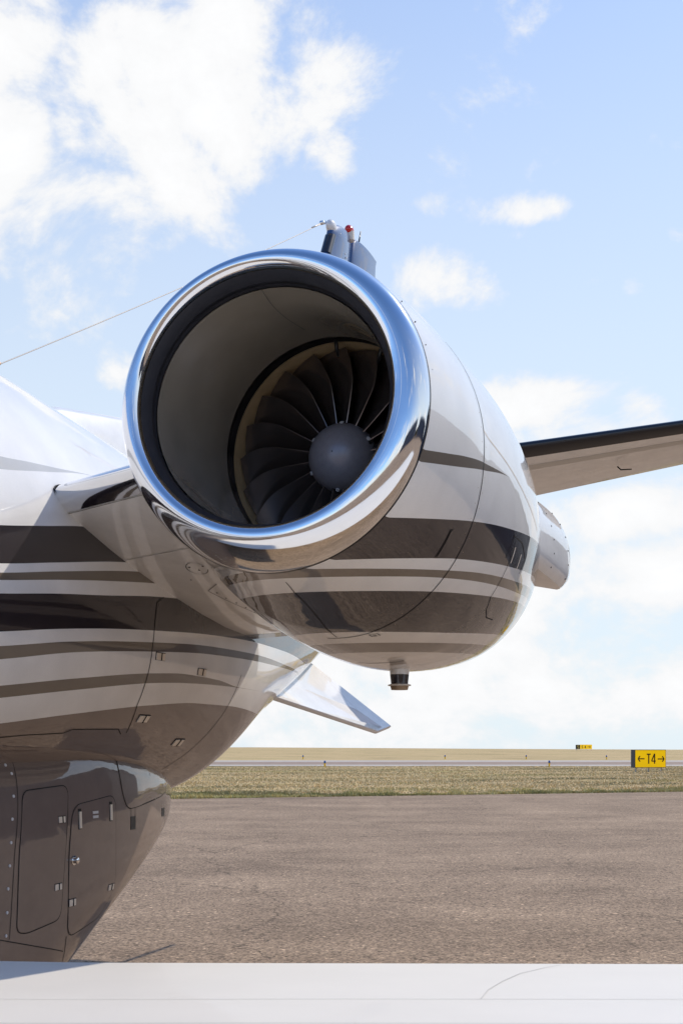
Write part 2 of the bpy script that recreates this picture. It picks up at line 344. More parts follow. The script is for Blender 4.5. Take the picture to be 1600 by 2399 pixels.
def sign_near():
    D = 71.0; e = bpy.data.objects.new('taxiway_sign', None); col.objects.link(e)
    e.location = ((1518-800)/2800*D, D, 0); e.rotation_euler = (0, 0, radians(2))
    W, Hh, T, z = 2.06, 1.07, .46, .78
    # cabinet turned so that its dark end shows
    for nm in ('cabinet',):
        c = MB().box((0, 0, z), (W, T, Hh)).build('cabinet', M_frm, e); c.rotation_euler = (0, 0, radians(14))
        fp = MB().box((0, -T/2-.006, z), (W-.06, .012, Hh-.06)).build('face_panel', M_yel, c)
    m = MB(); y = -T/2-.03
    arrow(m, -.62, z-.005, .21, -1, .062, y); m.build('arrow', M_blk, c)
    m = MB(); char(m, 'T', -.13, z+.0, .60, .07, y); m.build('letter', M_blk, c)
    m = MB(); char(m, '4', .19, z+.0, .60, .07, y); m.build('digit', M_blk, c)
    m = MB(); arrow(m, .68, z-.02, .21, 1, .062, y); m.build('arrow', M_blk, c)
    for x in (-.85, 0, .85):
        m = MB(); m.box((x, 0, (z-Hh/2)/2), (.07, .07, z-Hh/2)); o = m.build('leg', M_post, e); o.rotation_euler = (0, 0, radians(14))
    tag(e, 'yellow taxiway sign reading T4 with black arrows either side', 'sign')
sign_near()
def sign_far():
    D = 345.0; e = bpy.data.objects.new('taxiway_sign', None); col.objects.link(e)
    e.location = ((1367-800)/2800*D, D, 0)
    w, h, z = 4.6, 1.25, 1.0
    MB().box((-1.75, 0, z), (1.2, .3, h)).build('black_panel', M_blk, e)
    MB().box((.60, 0, z+.02), (3.4, .28, h+.05)).build('yellow_panel', M_yel, e)
    m = MB(); char(m, 'S', -1.75, z, .85, .16, -.2); m.build('letter', M_yt, e)
    m = MB(); char(m, 'S', -.5, z, .8, .13, -.2); m.build('letter', M_blk, e)
    m = MB(); char(m, '4', .35, z, .8, .13, -.2); m.build('digit', M_blk, e)
    m = MB(); arrow(m, 1.4, z, .42, 1, .13, -.2); m.build('arrow', M_blk, e)
    for x in (-2.2, -.9, .6, 2.0): MB().box((x, 0, .19), (.1, .1, .38)).build('leg', M_post, e)
    tag(e, 'tiny far black and yellow sign standing on the horizon crest', 'sign')
sign_far()
M_blue = plain('blue_lens', (.015, .10, .34), .15, spec=.6); M_amber = plain('yellow_stake', (.95, .58, .02), .5)
def edge_light():
    e = bpy.data.objects.new('taxiway_light', None); col.objects.link(e)
    MB().tube([(0, 0, 0), (0, 0, .27)], [.05, .075], 12).build('stake', M_amber, e, True, 40)
    MB().tube([(0, 0, .27), (0, 0, .30)], [.08, .08], 12).build('collar', M_frm, e, True, 40)
    MB().tube([(0, 0, .30), (0, 0, .40), (0, 0, .45), (0, 0, .47)], [.075, .075, .055, .015], 12).build('lens', M_blue, e, True, 50)
    return e
proto = edge_light()
LT = [(761, 86, 'blue topped taxiway light nearest the tail, left of the near pair'), (1286, 87, 'blue topped taxiway light right of the near pair, short of the taxiway'),
      (710, 131, 'far taxiway light beyond the strip, leftmost of the far row'), (1042, 133, 'far taxiway light beyond the strip, second from the left'),
      (1232, 132, 'far taxiway light beyond the strip, third from the left'), (1420, 130, 'far taxiway light beyond the strip, closest to the T4 sign')]
for i, (px, d, lab) in enumerate(LT):
    if i == 0: e = proto
    else:
        e = proto.copy(); col.objects.link(e)
        for ch in proto.children:
            c = ch.copy(); col.objects.link(c); c.parent = e
    e.location = ((px-800)/2800*d, d, 0); tag(e, lab, 'light', 'lights along the taxiway')
#JET#
# ------------------------------------------------------------------ paint materials
WHITE = (.86, .845, .82); DARK = (.020, .0155, .021); THIN = (.17, .14, .108); BROWN = (.20, .152, .128); GREY = (.52, .51, .49)
def paint_core(N, L, b, tc, wav=.05):
    setin(b, Roughness=.4, Coat_Weight=1.0, Coat_Roughness=.02, Coat_IOR=1.6, Specular_IOR_Level=.08)
    nz = N.new('ShaderNodeTexNoise'); nz.inputs['Scale'].default_value = 2.6; nz.inputs['Detail'].default_value = 3; L.new(tc.outputs['Object'], nz.inputs['Vector'])
    bp = N.new('ShaderNodeBump'); bp.inputs['Strength'].default_value = wav; bp.inputs['Distance'].default_value = .05; L.new(nz.outputs[0], bp.inputs['Height'])
    L.new(bp.outputs[0], b.inputs['Coat Normal'])
def mat_paint(name, colours, ior=1.6):
    """colours[k] fills the band between paint lines k-1 and k, numbered from the top"""
    m, N, L, b = newmat(name); tc = N.new('ShaderNodeTexCoord'); paint_core(N, L, b, tc); setin(b, Coat_IOR=ior)
    cur = None
    for k in range(len(colours)-1):
        at = N.new('ShaderNodeAttribute'); at.attribute_name = 'line%d' % k
        lt = N.new('ShaderNodeMath'); lt.operation = 'LESS_THAN'; L.new(at.outputs['Fac'], lt.inputs[0]); lt.inputs[1].default_value = 0.0
        mx = N.new('ShaderNodeMix'); mx.data_type = 'RGBA'; L.new(lt.outputs[0], mx.inputs[0])
        if cur is None: mx.inputs[6].default_value = (*colours[0], 1)
        else: L.new(cur, mx.inputs[6])
        mx.inputs[7].default_value = (*colours[k+1], 1); cur = mx.outputs[2]
    # metallic flake and thin road film
    vo = N.new('ShaderNodeTexVoronoi'); vo.inputs['Scale'].default_value = 600; L.new(tc.outputs['Object'], vo.inputs['Vector'])
    fl = N.new('ShaderNodeMapRange'); L.new(vo.outputs['Color'], fl.inputs[0]); fl.inputs[3].default_value = .955; fl.inputs[4].default_value = 1.045
    dn = N.new('ShaderNodeTexNoise'); dn.inputs['Scale'].default_value = 5; dn.inputs['Detail'].default_value = 7; L.new(tc.outputs['Object'], dn.inputs['Vector'])
    dm = N.new('ShaderNodeMapRange'); L.new(dn.outputs[0], dm.inputs[0]); dm.inputs[1].default_value = .3; dm.inputs[2].default_value = .7; dm.inputs[3].default_value = .91; dm.inputs[4].default_value = 1.03
    mu = N.new('ShaderNodeMath'); mu.operation = 'MULTIPLY'; L.new(fl.outputs[0], mu.inputs[0]); L.new(dm.outputs[0], mu.inputs[1])
    sc = N.new('ShaderNodeVectorMath'); sc.operation = 'SCALE'; L.new(cur, sc.inputs[0]); L.new(mu.outputs[0], sc.inputs['Scale'])
    L.new(sc.outputs[0], b.inputs['Base Color'])
    return m
def mat_solid(name, c, wav=.05):
    m, N, L, b = newmat(name); tc = N.new('ShaderNodeTexCoord'); paint_core(N, L, b, tc, wav)
    vo = N.new('ShaderNodeTexNoise'); vo.inputs['Scale'].default_value = 6; vo.inputs['Detail'].default_value = 9; vo.inputs['Roughness'].default_value = .7; L.new(tc.outputs['Object'], vo.inputs['Vector'])
    mr = N.new('ShaderNodeMapRange'); L.new(vo.outputs[0], mr.inputs[0]); mr.inputs[1].default_value = .3; mr.inputs[2].default_value = .7; mr.inputs[3].default_value = .9; mr.inputs[4].default_value = 1.08
    sc = N.new('ShaderNodeVectorMath'); sc.operation = 'SCALE'; sc.inputs[0].default_value = c; L.new(mr.outputs[0], sc.inputs['Scale']); L.new(sc.outputs[0], b.inputs['Base Color'])
    return m
def mat_chrome():
    m, N, L, b = newmat('polished_metal'); setin(b, Metallic=1.0, Roughness=.06, Coat_Weight=.10, Coat_Roughness=.25, Coat_IOR=1.7); b.inputs['Base Color'].default_value = (.86, .865, .875, 1)
    tc = N.new('ShaderNodeTexCoord'); nz = N.new('ShaderNodeTexNoise'); nz.inputs['Scale'].default_value = 30; nz.inputs['Detail'].default_value = 8; nz.inputs['Roughness'].default_value = .7; L.new(tc.outputs['Object'], nz.inputs['Vector'])
    mr = N.new('ShaderNodeMapRange'); L.new(nz.outputs[0], mr.inputs[0]); mr.inputs[1].default_value = .35; mr.inputs[2].default_value = .75; mr.inputs[3].default_value = .045; mr.inputs[4].default_value = .13; L.new(mr.outputs[0], b.inputs['Roughness'])
    n2 = N.new('ShaderNodeTexNoise'); n2.inputs['Scale'].default_value = 9; n2.inputs['Detail'].default_value = 2; L.new(tc.outputs['Object'], n2.inputs['Vector'])
    bp = N.new('ShaderNodeBump'); bp.inputs['Strength'].default_value = .02; bp.inputs['Distance'].default_value = .02; L.new(n2.outputs[0], bp.inputs['Height']); L.new(bp.outputs[0], b.inputs['Normal'])
    return m
M_chrome = mat_chrome()
M_white = mat_solid('white_paint', WHITE); M_brown = mat_solid('brown_paint', BROWN, .12); M_darkp = mat_solid('dark_brown_paint', DARK)
M_seam = plain('panel_gap', (.012, .011, .011), .8); M_seamw = plain('faint_panel_gap', (.62, .60, .56), .6)
M_latch = plain('bare_metal_latch', (.80, .71, .60), .4, .0); M_black = plain('black_rubber', (.012, .012, .014), .45)
M_boot = plain('deicing_boot', (.010, .011, .016), .28, coat=.3)
M_collar = plain('inlet_collar_paint', (.035, .035, .042), .38, coat=.2, var=.15)
M_liner = plain('inlet_liner_paint', (.33, .285, .225), .2, coat=.8, var=.08, scale=8)
M_band = plain('fan_case_black', (.018, .017, .018), .3); M_rub = plain('rub_strip', (.62, .45, .25), .45, var=.1)
M_blade_t = plain('titanium_blade', (.20, .17, .165), .26, .8, var=.12, scale=14)
M_spin = plain('spinner_grey', (.30, .29, .33), .34, .2, var=.08, scale=60)
M_red = plain('beacon_red', (.7, .02, .01), .15, coat=.5); M_wire = plain('antenna_wire', (.40, .36, .33), .5, .2)
M_tan = plain('weathered_metal', (.42, .30, .19), .5, .5, var=.2, scale=30)
M_wht2 = plain('placard_white', (.7, .7, .72), .5); M_rubber = plain('tyre_rubber', (.02, .02, .02), .8)

# ------------------------------------------------------------------ the jet, in its own frame: x to port, y aft, z up
BASE = (-2.2, 4.2, 0.0)
jet = bpy.data.objects.new('business_jet', None); col.objects.link(jet)
jet.location = l2w(BASE); jet.rotation_euler = (0, 0, -PSI)
tag(jet, 'white business jet with brown stripes and polished engine inlet parked on the apron', 'airplane')
def part(name, V, F, mat, parent=None, **k):
    V = [(v[0]-BASE[0], v[1]-BASE[1], v[2]-BASE[2]) for v in V]
    return mesh_obj(name, V, F, mat, parent or jet, **k)
def band_value(z, bs):
    """height above each paint line; bs = heights of the lines from the top down"""
    return [z-b for b in bs]

# fuselage ---------------------------------------------------------
XF = -3.3
S = [-9.5, -9, -8, -6.5, -5, 3.8, 4.6, 5.6, 6.4, 7.2, 8, 8.6, 9.2, 9.5]
ftop = pchip(S, [2.1, 2.45, 2.85, 3.12, 3.217, 3.217, 3.156, 3.072, 3.024, 2.964, 2.884, 2.764, 2.654, 2.53])
fbot = pchip(S, [1.9, 1.7, 1.48, 1.36, 1.34, 1.34, 1.34, 1.30, 1.61, 1.88, 2.19, 2.42, 2.5, 2.51])
fhw = pchip(S, [.04, .36, .66, .88, .93, .93, .91, .83, .71, .57, .42, .24, .1, .02])
fzm = pchip(S, [2.0, 2.0, 2.02, 2.03, 2.03, 2.03, 2.03, 2.06, 2.15, 2.3, 2.45, 2.55, 2.56, 2.52])
def lin(pts):
    return pchip([p[0] for p in pts], [p[1] for p in pts])
FB = [lin(p) for p in (
    [(1.5, 2.46), (3.486, 2.594), (3.669, 2.616), (3.872, 2.638), (4.15, 2.672), (4.4, 2.69)], [(1.5, 2.29), (3.456, 2.542), (3.751, 2.598), (4.15, 2.6705), (4.4, 2.689)],
    [(1.5, 2.08), (3.372, 2.332), (3.639, 2.376), (3.952, 2.427), (5, 2.52)], [(1.5, 1.99), (3.342, 2.199), (3.695, 2.253), (4.234, 2.332), (5, 2.40)],
    [(1.5, 1.965), (3.338, 2.168), (3.687, 2.22), (4.325, 2.307), (5, 2.37)], [(1.5, 1.945), (3.334, 2.143), (3.682, 2.189), (4.061, 2.234), (4.468, 2.277), (5, 2.32)],
    [(1.5, 1.91), (3.329, 2.098), (3.678, 2.139), (3.98, 2.169), (4.482, 2.222), (5.5, 2.29), (7, 2.33)], [(1.5, 1.79), (3.334, 1.973), (3.669, 2.012), (4.077, 2.05), (4.387, 2.072), (4.986, 2.107), (5.689, 2.129), (6.244, 2.13), (7.036, 2.11), (8, 2.1)],
    [(1.5, 1.74), (3.342, 1.926), (3.791, 1.978), (4.387, 2.023), (4.981, 2.054), (5.685, 2.066), (6.474, 2.055), (8, 2.04)], [(1.5, 1.69), (3.359, 1.884), (3.799, 1.939), (4.391, 1.985), (4.981, 2.017), (5.689, 2.032), (6.231, 2.036), (6.6, 2.04), (8, 2.038)],
    [(1.5, 1.61), (3.406, 1.799), (3.843, 1.846), (4.418, 1.897), (4.759, 1.912), (5.131, 1.907), (5.462, 1.886), (8, 1.88)], [(1.5, 1.57), (3.431, 1.759), (3.869, 1.805), (4.445, 1.858), (4.782, 1.874), (5.144, 1.882), (5.462, 1.8845), (8, 1.879)],
    [(1.5, 1.48), (3.516, 1.674), (3.947, 1.719), (4.52, 1.769), (4.952, 1.791), (5.385, 1.792), (6, 1.77), (8, 1.75)])]
def fus_section(y, t):
    zm = fzm(y); sz = np.where(np.sin(t) > 0, ftop(y)-zm, zm-fbot(y))
    return XF+fhw(y)*np.cos(t), zm+sz*np.sin(t)
def fus_x(y, z):
    zm = fzm(y); h = (ftop(y)-zm) if z > zm else (zm-fbot(y)); return XF+fhw(y)*sqrt(max(0.0, 1-((z-zm)/h)**2))
ys = np.concatenate([np.linspace(-9.5, 2.5, 40), np.linspace(2.6, 7.5, 150), np.linspace(7.6, 10.6, 24)])
NT = 420; tt = np.concatenate([np.linspace(-pi/2, pi/2, 340, endpoint=False), np.linspace(pi/2, 1.5*pi, 80, endpoint=False)])
V = []; A = []
for y in ys:
    x, z = fus_section(y, tt); bs = [f(y) for f in FB]
    for a, c in zip(x, z): V.append((a, y, c)); A.append(band_value(c, bs))
F = grid_faces(len(ys), NT)
M_fus = mat_paint('fuselage_paint', [WHITE, GREY, WHITE, DARK, WHITE, THIN, WHITE, DARK, WHITE, THIN, WHITE, THIN, WHITE, BROWN])
fus = part('fuselage', V, F, M_fus, attr=A)

# belly fairing ----------------------------------------------------
def fz(y): return 1.72-.26*max(0.0, (y-4.45)/1.45)**1.2
def fair_dims(y):
    w = .70*sqrt(max(1e-5, 1-max(0, (y-3.9)/2.0)**2)); k = min(max((y-4.0)/1.95, 0), 1); return w, .35+.97*k**.8
def fair_x(y, z):
    w, zb = fair_dims(y); zc = (fz(y)+zb)/2; e = 4.0 if z > zc else 3.2
    return XF+w*max(0.0, 1-abs((z-zc)/((fz(y)-zb)/2))**e)**(1/e)
ys = np.concatenate([np.linspace(-3, 2.8, 14), np.linspace(3, 5.5, 70), np.linspace(5.52, 5.898, 30)])
tt = np.linspace(0, 2*pi, 200, endpoint=False); V = []
for y in ys:
    w, zb = fair_dims(y); zc = (fz(y)+zb)/2
    for t in tt:
        e = 4.0 if sin(t) > 0 else 3.2; c, s = cos(t), sin(t)
        V.append((XF+w*np.sign(c)*abs(c)**(2/e), y, zc+(fz(y)-zb)/2*np.sign(s)*abs(s)**(2/e)))
F = grid_faces(len(ys), 200); F += [tuple(range(200))[::-1], tuple(range((len(ys)-1)*200, len(ys)*200))]
fair = part('belly_fairing', V, F, M_brown)

def on(surf, y, z, off=0.0):
    x = surf(y, z); e = .004
    nx = Vector((1, -(surf(y+e, z)-surf(y-e, z))/(2*e), -(surf(y, z+e)-surf(y, z-e))/(2*e))); nx.normalize()
    return Vector((x, y, z))+nx*off, nx
def ribbon(name, surf, pts, w, mat, parent, off=.0012, sub=10, closed=False):
    P = []
    pts = list(pts)+([pts[0]] if closed else [])
    for a, b in zip(pts[:-1], pts[1:]):
        for i in range(sub): P.append((a[0]+(b[0]-a[0])*i/sub, a[1]+(b[1]-a[1])*i/sub))
    P.append(pts[-1]); Q = [on(surf, *p, off) for p in P]; V = []
    for i, (p, nn) in enumerate(Q):
        d = (Q[min(i+1, len(Q)-1)][0]-Q[max(i-1, 0)][0]).normalized(); s = nn.cross(d)*w/2; V += [p-s, p+s]
    F = [(2*i, 2*i+1, 2*i+3, 2*i+2) for i in range(len(Q)-1)]
    return part(name, V, F, mat, parent)
def rounded(pts, r, k=5):
    """round the corners of a closed outline in the surface plane"""
    out = []; n = len(pts)
    for i in range(n):
        p0, p, p1 = (Vector((*pts[j % n], 0)) for j in (i-1, i, i+1))
        a = (p0-p); b = (p1-p); rr = min(r, a.length*.45, b.length*.45); s = p+a.normalized()*rr; e = p+b.normalized()*rr
        for j in range(k+1):
            t = j/k; q = s*(1-t)**2+p*2*t*(1-t)+e*t*t; out.append((q.x, q.y))
    return out
def door(surf, outline, parent, r=.05, gap=.006, mat=None):
    """a skin panel standing a hair proud of the surface, with a dark gap round it"""
    o = rounded(outline, r)
    cy = sum(p[0] for p in o)/len(o); cz = sum(p[1] for p in o)/len(o); V = []; n = len(o); R = 9
    for k in range(1, R+1):
        for (y, z) in o: V.append(on(surf, cy+(y-cy)*k/R*.985, cz+(z-cz)*k/R*.985, .0022)[0])
    V.append(on(surf, cy, cz, .0022)[0]); F = grid_faces(R, n); c = len(V)-1
    F += [(c, (j+1) % n, j) for j in range(n)]
    b = len(V)
    for (y, z) in o: V.append(on(surf, cy+(y-cy)*.985, cz+(z-cz)*.985, -.004)[0])
    F += [((R-1)*n+j, b+j, b+(j+1) % n, (R-1)*n+(j+1) % n) for j in range(n)]
    d = part('access_door', V, F, mat or M_brown, parent, flat_angle=30)
    ribbon('panel_gap', surf, o, gap, M_seam, parent, closed=True, sub=2, off=.0011)
    return d
def plate(name, surf, c, mat, parent, th=.004, base=0.0):
    V = []
    for off in (base-.003, base+th):
        for (y, z) in c: V.append(on(surf, y, z, off)[0])
    F = [(4, 5, 6, 7), (0, 1, 5, 4), (1, 2, 6, 5), (2, 3, 7, 6), (3, 0, 4, 7)]
    return part(name, V, F, mat, parent, smooth=False)
d1 = door(fair_x, [(3.812, 1.427), (4.126, 1.441), (4.081, 1.17), (4.048, .917), (3.815, .894), (3.752, .908), (3.768, 1.197)], fair, .045, .004)
d2 = door(fair_x, [(4.142, 1.357), (4.528, 1.388), (4.526, 1.131), (4.54, .965), (4.43, .87), (4.105, .83), (4.107, 1.168)], fair, .07, .0035)
d3 = door(fair_x, [(4.59, 1.555), (4.594, 1.40), (4.65, 1.317), (4.75, 1.319), (5.19, 1.354), (5.30, 1.378), (5.24, 1.455), (5.0, 1.52)], fair, .06, .005)
ribbon('panel_gap', fair_x, [(3.81, 1.551), (3.790, 1.45), (3.741, 1.2), (3.709, .889)], .003, M_seam, fair)
ribbon('panel_gap', fair_x, [(3.3, 1.52), (3.711, 1.542), (4.098, 1.566), (4.334, 1.577), (4.557, 1.57)], .006, M_seam, fair)
ribbon('edge_trim', fair_x, [(3.3, 1.514), (3.711, 1.536), (4.098, 1.560), (4.334, 1.571), (4.5, 1.565)], .005, M_latch, fair)
ribbon('panel_gap', fair_x, [(3.4, .93), (3.651, .896), (3.868, .84), (4.095, .782)], .004, M_seam, fair)
ribbon('panel_gap', fair_x, [(4.105, .84), (4.117, .72)], .004, M_seam, fair)
def latch(surf, c, parent, small=False):
    y0, z0, y1, z1 = c; m = (z0+z1)/2; plate('latch_recess', surf, [(y0-.001, z0+.003), (y1+.006, z0+.003), (y1+.006, z1-.001), (y0-.001, z1-.001)], M_seam, parent, .0005, .0025); a = plate('latch', surf, [(y0, z0), (y1, z0), (y1, z1), (y0, z1)], M_latch, parent, .004, .002)
    plate('latch_gap', surf, [(y0+(y1-y0)*.52, z0+.001), (y0+(y1-y0)*.56, z0+.001), (y0+(y1-y0)*.56, z1-.001), (y0+(y1-y0)*.52, z1-.001)], M_seam, parent, .0075, .002)
for c in ((4.035, 1.318, 4.080, 1.294), (4.002, 1.057, 4.049, 1.034), (4.109, .984, 4.159, .958), (4.464, 1.003, 4.520, .980)): latch(fair_x, c, fair)
for c in ((4.187, 1.330, 4.203, 1.263), (4.462, 1.346, 4.479, 1.279)):
    plate('hinge_slot', fair_x, [(c[0]-.004, c[1]+.012), (c[2]+.004, c[1]+.012), (c[2]+.004, c[3]-.004), (c[0]-.004, c[3]-.004)], M_seam, fair, .001, .0025); plate('latch', fair_x, [(c[0], c[1]), (c[2], c[1]), (c[2], c[3]), (c[0], c[3])], M_latch, fair, .006, .002)
for z, h in ((1.320, .011), (1.302, .011)):
    for i in range(7): 
        if not (z > 1.32 and i == 6): plate('placard_letter', fair_x, [(4.307+i*.0068, z+h/2), (4.312+i*.0068, z+h/2), (4.312+i*.0068, z-h/2), (4.307+i*.0068, z-h/2)], M_wht2, fair, .0012, .0024)
p, nn = on(fair_x, 4.143, 1.138)
m = MB(); m.tube([p-nn*.01, p+nn*.006, p+nn*.007, p+nn*.022, p+nn*.026], [.019, .019, .013, .012, .006], 18); part('lock_knob', m.V, m.F, M_chrome, fair, flat_angle=40)
for c in ((4.694, 1.281, 4.752, 1.222), (5.182, 1.292, 5.24, 1.252)):
    plate('hinge_recess', fair_x, [(c[0], c[1]), (c[2], c[1]), (c[2], c[3]), (c[0], c[3])], M_black, fair, .002)
    for yy in (c[0]+.004, c[2]-.004): ribbon('panel_gap', fair_x, [(yy, c[1]), (yy, c[1]+.04)], .003, M_seam, fair, sub=3)
for (y, z) in ((3.766, 1.525), (3.70, 1.52), (3.785, 1.493), (3.767, 1.41), (3.744, 1.327), (3.73, 1.242), (3.72, 1.158), (3.71, 1.075), (3.704, .989), (3.699, .905)):
    y -= .010
    p, nn = on(fair_x, y, z); m = MB(); m.tube([p-nn*.004, p+nn*.0025], [.0065, .006], 10); part('screw', m.V, m.F, M_wht2, fair, flat_angle=30)
# fuselage fittings
ribbon('panel_gap', fus_x, [(4.518, 2.225), (4.447, 2.194), (4.410, 2.1), (4.385, 1.99), (4.379, 1.836), (4.384, 1.765), (4.44, 1.65)], .005, M_seam, fus)
ribbon('panel_gap', fus_x, [(3.2, 1.6), (3.7, 1.635), (3.95, 1.645), (4.0, 1.66), (4.35, 1.665), (4.40, 1.645)], .004, M_seam, fus)
ribbon('panel_gap', fus_x, [(5.45, 1.95), (5.35, 1.75), (5.22, 1.56), (5.15, 1.48)], .004, M_seam, fus)
for c in ((4.425, 1.984, 4.503, 1.955), (4.868, 1.945, 4.955, 1.917), (4.455, 1.725, 4.545, 1.699), (4.965, 1.626, 5.055, 1.600)): latch(fus_x, c, fus)

# engine nacelle ---------------------------------------------------
U = .4
C0 = np.array([-1.43780036, 3.31587331, 2.63473657]); s_o = .29984703; DZ, DX = -.2009838, -.2096908
poly = [0.0012245030375888939, -0.018391690900901404, 0.05828971603566818, 0.06691721666684353, 1.236078464750357]
def nr(q):
    if q <= 6: return float(np.polyval(poly, q))*U
    return (float(np.polyval(poly, 6))-.16*(q-6)-.05*(q-6)**2)*U
def nc(q):
    k = min(max((q-s_o)/1.5, 0), 1); return np.array([C0[0]+DX*k*q/4*U, C0[1]+q*U, C0[2]+DZ*k*q/4*U])
Ci = np.array([-1.43535363, 3.34120418, 2.656]); ni = np.array([-.09377437, .99259266, -.07724107]); Co = np.array([-1.43183772, 3.42224022, 2.628]); no = np.array([.01139164, .99941385, -.03228298]); ro = 1.2446*U
def ring(c, n, r, N=256):
    n = n/np.linalg.norm(n); u = np.cross(n, [0, 0, 1]); u /= np.linalg.norm(u); v = np.cross(u, n); t = np.linspace(0, 2*pi, N, endpoint=False)
    return c+r*(np.cos(t)[:, None]*u+np.sin(t)[:, None]*v)
EY = np.array([0., 1., 0.])
NB = [lin([(q, z) for q, z in p]) for p in (
    [(.3, 2.478), (.77, 2.508), (1.11, 2.53), (1.63, 2.555), (2.47, 2.574), (2.6, 2.575), (7, 2.58)], [(.3, 2.443), (1.07, 2.492), (1.66, 2.531), (2.47, 2.5735), (2.6, 2.5748), (7, 2.5799)],
    [(.3, 2.284), (1.01, 2.326), (1.76, 2.367), (2.31, 2.391), (2.88, 2.411), (4.21, 2.456), (7, 2.53)], [(.3, 2.165), (.72, 2.189), (1.47, 2.229), (1.82, 2.246), (2.47, 2.27), (3.21, 2.293), (4.04, 2.318), (5.86, 2.375), (7, 2.40)],
    [(.3, 2.141), (.84, 2.166), (1.59, 2.198), (2.52, 2.233), (3.79, 2.265), (5.54, 2.312), (7, 2.34)], [(.3, 2.118), (.96, 2.148), (1.71, 2.179), (2.67, 2.208), (4.08, 2.236), (5.31, 2.268), (7, 2.30)],
    [(.3, 2.078), (.83, 2.100), (1.22, 2.115), (1.92, 2.141), (2.9, 2.171), (4.25, 2.208), (5.35, 2.237), (7, 2.27)], [(.3, 1.968), (1, 1.985), (2.1, 2.013), (2.81, 2.031), (3.99, 2.066), (5.11, 2.1), (7, 2.15)],
    [(.3, 1.93), (2.44, 1.985), (3.38, 2.009), (5.36, 2.06), (7, 2.10)], [(.3, 1.90), (2.98, 1.965), (3.78, 1.983), (5.42, 2.022), (7, 2.06)])]
NN = 512; qs = np.concatenate([np.linspace(s_o, 1.0, 26), np.linspace(1.04, 6.0, 110)]); V = []; A = []
Oo = ring(Co, no, ro, NN)
for q in qs:
    R = ring(nc(q), EY, nr(q), NN)
    if q < 1.0:
        k = (q-s_o)/(1-s_o); k = k*k*(3-2*k)
        base = Oo+np.array([0, (q-s_o)*U, 0])+(np.array([C0[0], 0, C0[2]])-np.array([Co[0], 0, Co[2]]))*0; rad = base-np.array([Co[0], 0, Co[2]])
        cen = np.array([Co[0], 0, Co[2]]); g = nr(q)/nr(s_o); rad = rad*np.array([g, 1, g]); base = cen+rad
        R = base*(1-k)+R*k
    bs0 = np.array([f(q) for f in NB])
    for p in R:
        V.append(tuple(p)); A.append(p[2]-(bs0 if q >= 1.0 else np.array([f((p[1]-C0[1])/U) for f in NB])))
F = grid_faces(len(qs), NN)
M_nac = mat_paint('nacelle_paint', [WHITE, THIN, WHITE, DARK, WHITE, THIN, WHITE, DARK, WHITE, THIN, WHITE], 1.42)
nac = part('engine_nacelle', V, F, M_nac, attr=A)
def np_(q, td, off=0.0):
    t = radians(td); c = nc(q); r = nr(q); e = .01; sl = (nr(q+e)-nr(q-e))/(2*e*U)
    nn = Vector((cos(t), -sl, sin(t))).normalized(); return Vector((c[0]+r*cos(t), c[1], c[2]+r*sin(t)))+nn*off, nn
def nribbon(name, pts, w, mat=None, off=.0012, sub=12):
    P = []
    for a, b in zip(pts[:-1], pts[1:]):
        for i in range(sub): P.append((a[0]+(b[0]-a[0])*i/sub, a[1]+(b[1]-a[1])*i/sub))
    P.append(pts[-1]); Q = [np_(*p, off) for p in P]; V = []
    for i, (p, nn) in enumerate(Q):
        d = (Q[min(i+1, len(Q)-1)][0]-Q[max(i-1, 0)][0]).normalized(); s = nn.cross(d)*w/2; V += [p-s, p+s]
    return part(name, V, [(2*i, 2*i+1, 2*i+3, 2*i+2) for i in range(len(Q)-1)], mat or M_seam, nac)
# polished lip: inner quarter and outer quarter turned about the leading edge ring
E_ = ring(Ci-.075*U*ni, ni, 1.075*U); I_ = ring(Ci, ni, 1.0*U); O_ = ring(Co, no, ro); nm = (ni+no)/2; nm /= np.linalg.norm(nm)
def quarter(A_, n, full=True):
    d = A_-E_; ax = (d@nm)[:, None]*nm; ra = d-ax; return [E_+ax*(1-cos(p))+ra*sin(p) for p in np.linspace(0, pi/2, n)]
rows = quarter(I_, 14)[::-1]+quarter(O_, 30)[1:]
lip = part('inlet_lip', np.concatenate(rows), grid_faces(len(rows), 256), M_chrome, nac)
def bridge(name, specs, mat, N=256):
    R = [ring(c, n, r, N) for c, n, r in specs]; return part(name, np.concatenate(R), grid_faces(len(R), N), mat, nac)
bridge('lip_joint', [(Co+no*-.002, no, ro+.0012), (Co+no*.004, no, ro+.0016)], M_seam)
T0 = Ci+ni*.2*U
bridge('inlet_collar', [(Ci, ni, U*1.0), (Ci+ni*.05*U, ni, U*.975), (Ci+ni*.10*U, ni, U*.957), (Ci+ni*.13*U, ni, U*.951), (Ci+ni*.132*U, ni, U*.957), (Ci+ni*.16*U, ni, U*.957), (Ci+ni*.2*U, ni, U*.955)], M_collar)
def duct(q, r):
    k = (q-.2)/1.1; k = min(max(k, 0), 1); k = k*k*(3-2*k)
    a = Ci+ni*q*U; b = C0+EY*q*U; n = ni*(1-k)+EY*k; return (a*(1-k)+b*k, n, r*U)
bridge('inlet_liner', [duct(.19, .944)]+[duct(q, float(np.interp(q, [.2, .5, .9, 1.5], [.944, .936, .945, .968]))) for q in np.linspace(.22, 1.5, 24)], M_liner)
bridge('fan_case_band', [duct(1.501, .969), duct(1.503, .978), duct(1.6, .981), duct(1.675, .984)], M_band)
bridge('rub_strip', [duct(1.681, .983), duct(1.8, .983), duct(2.25, .983)], M_rub)
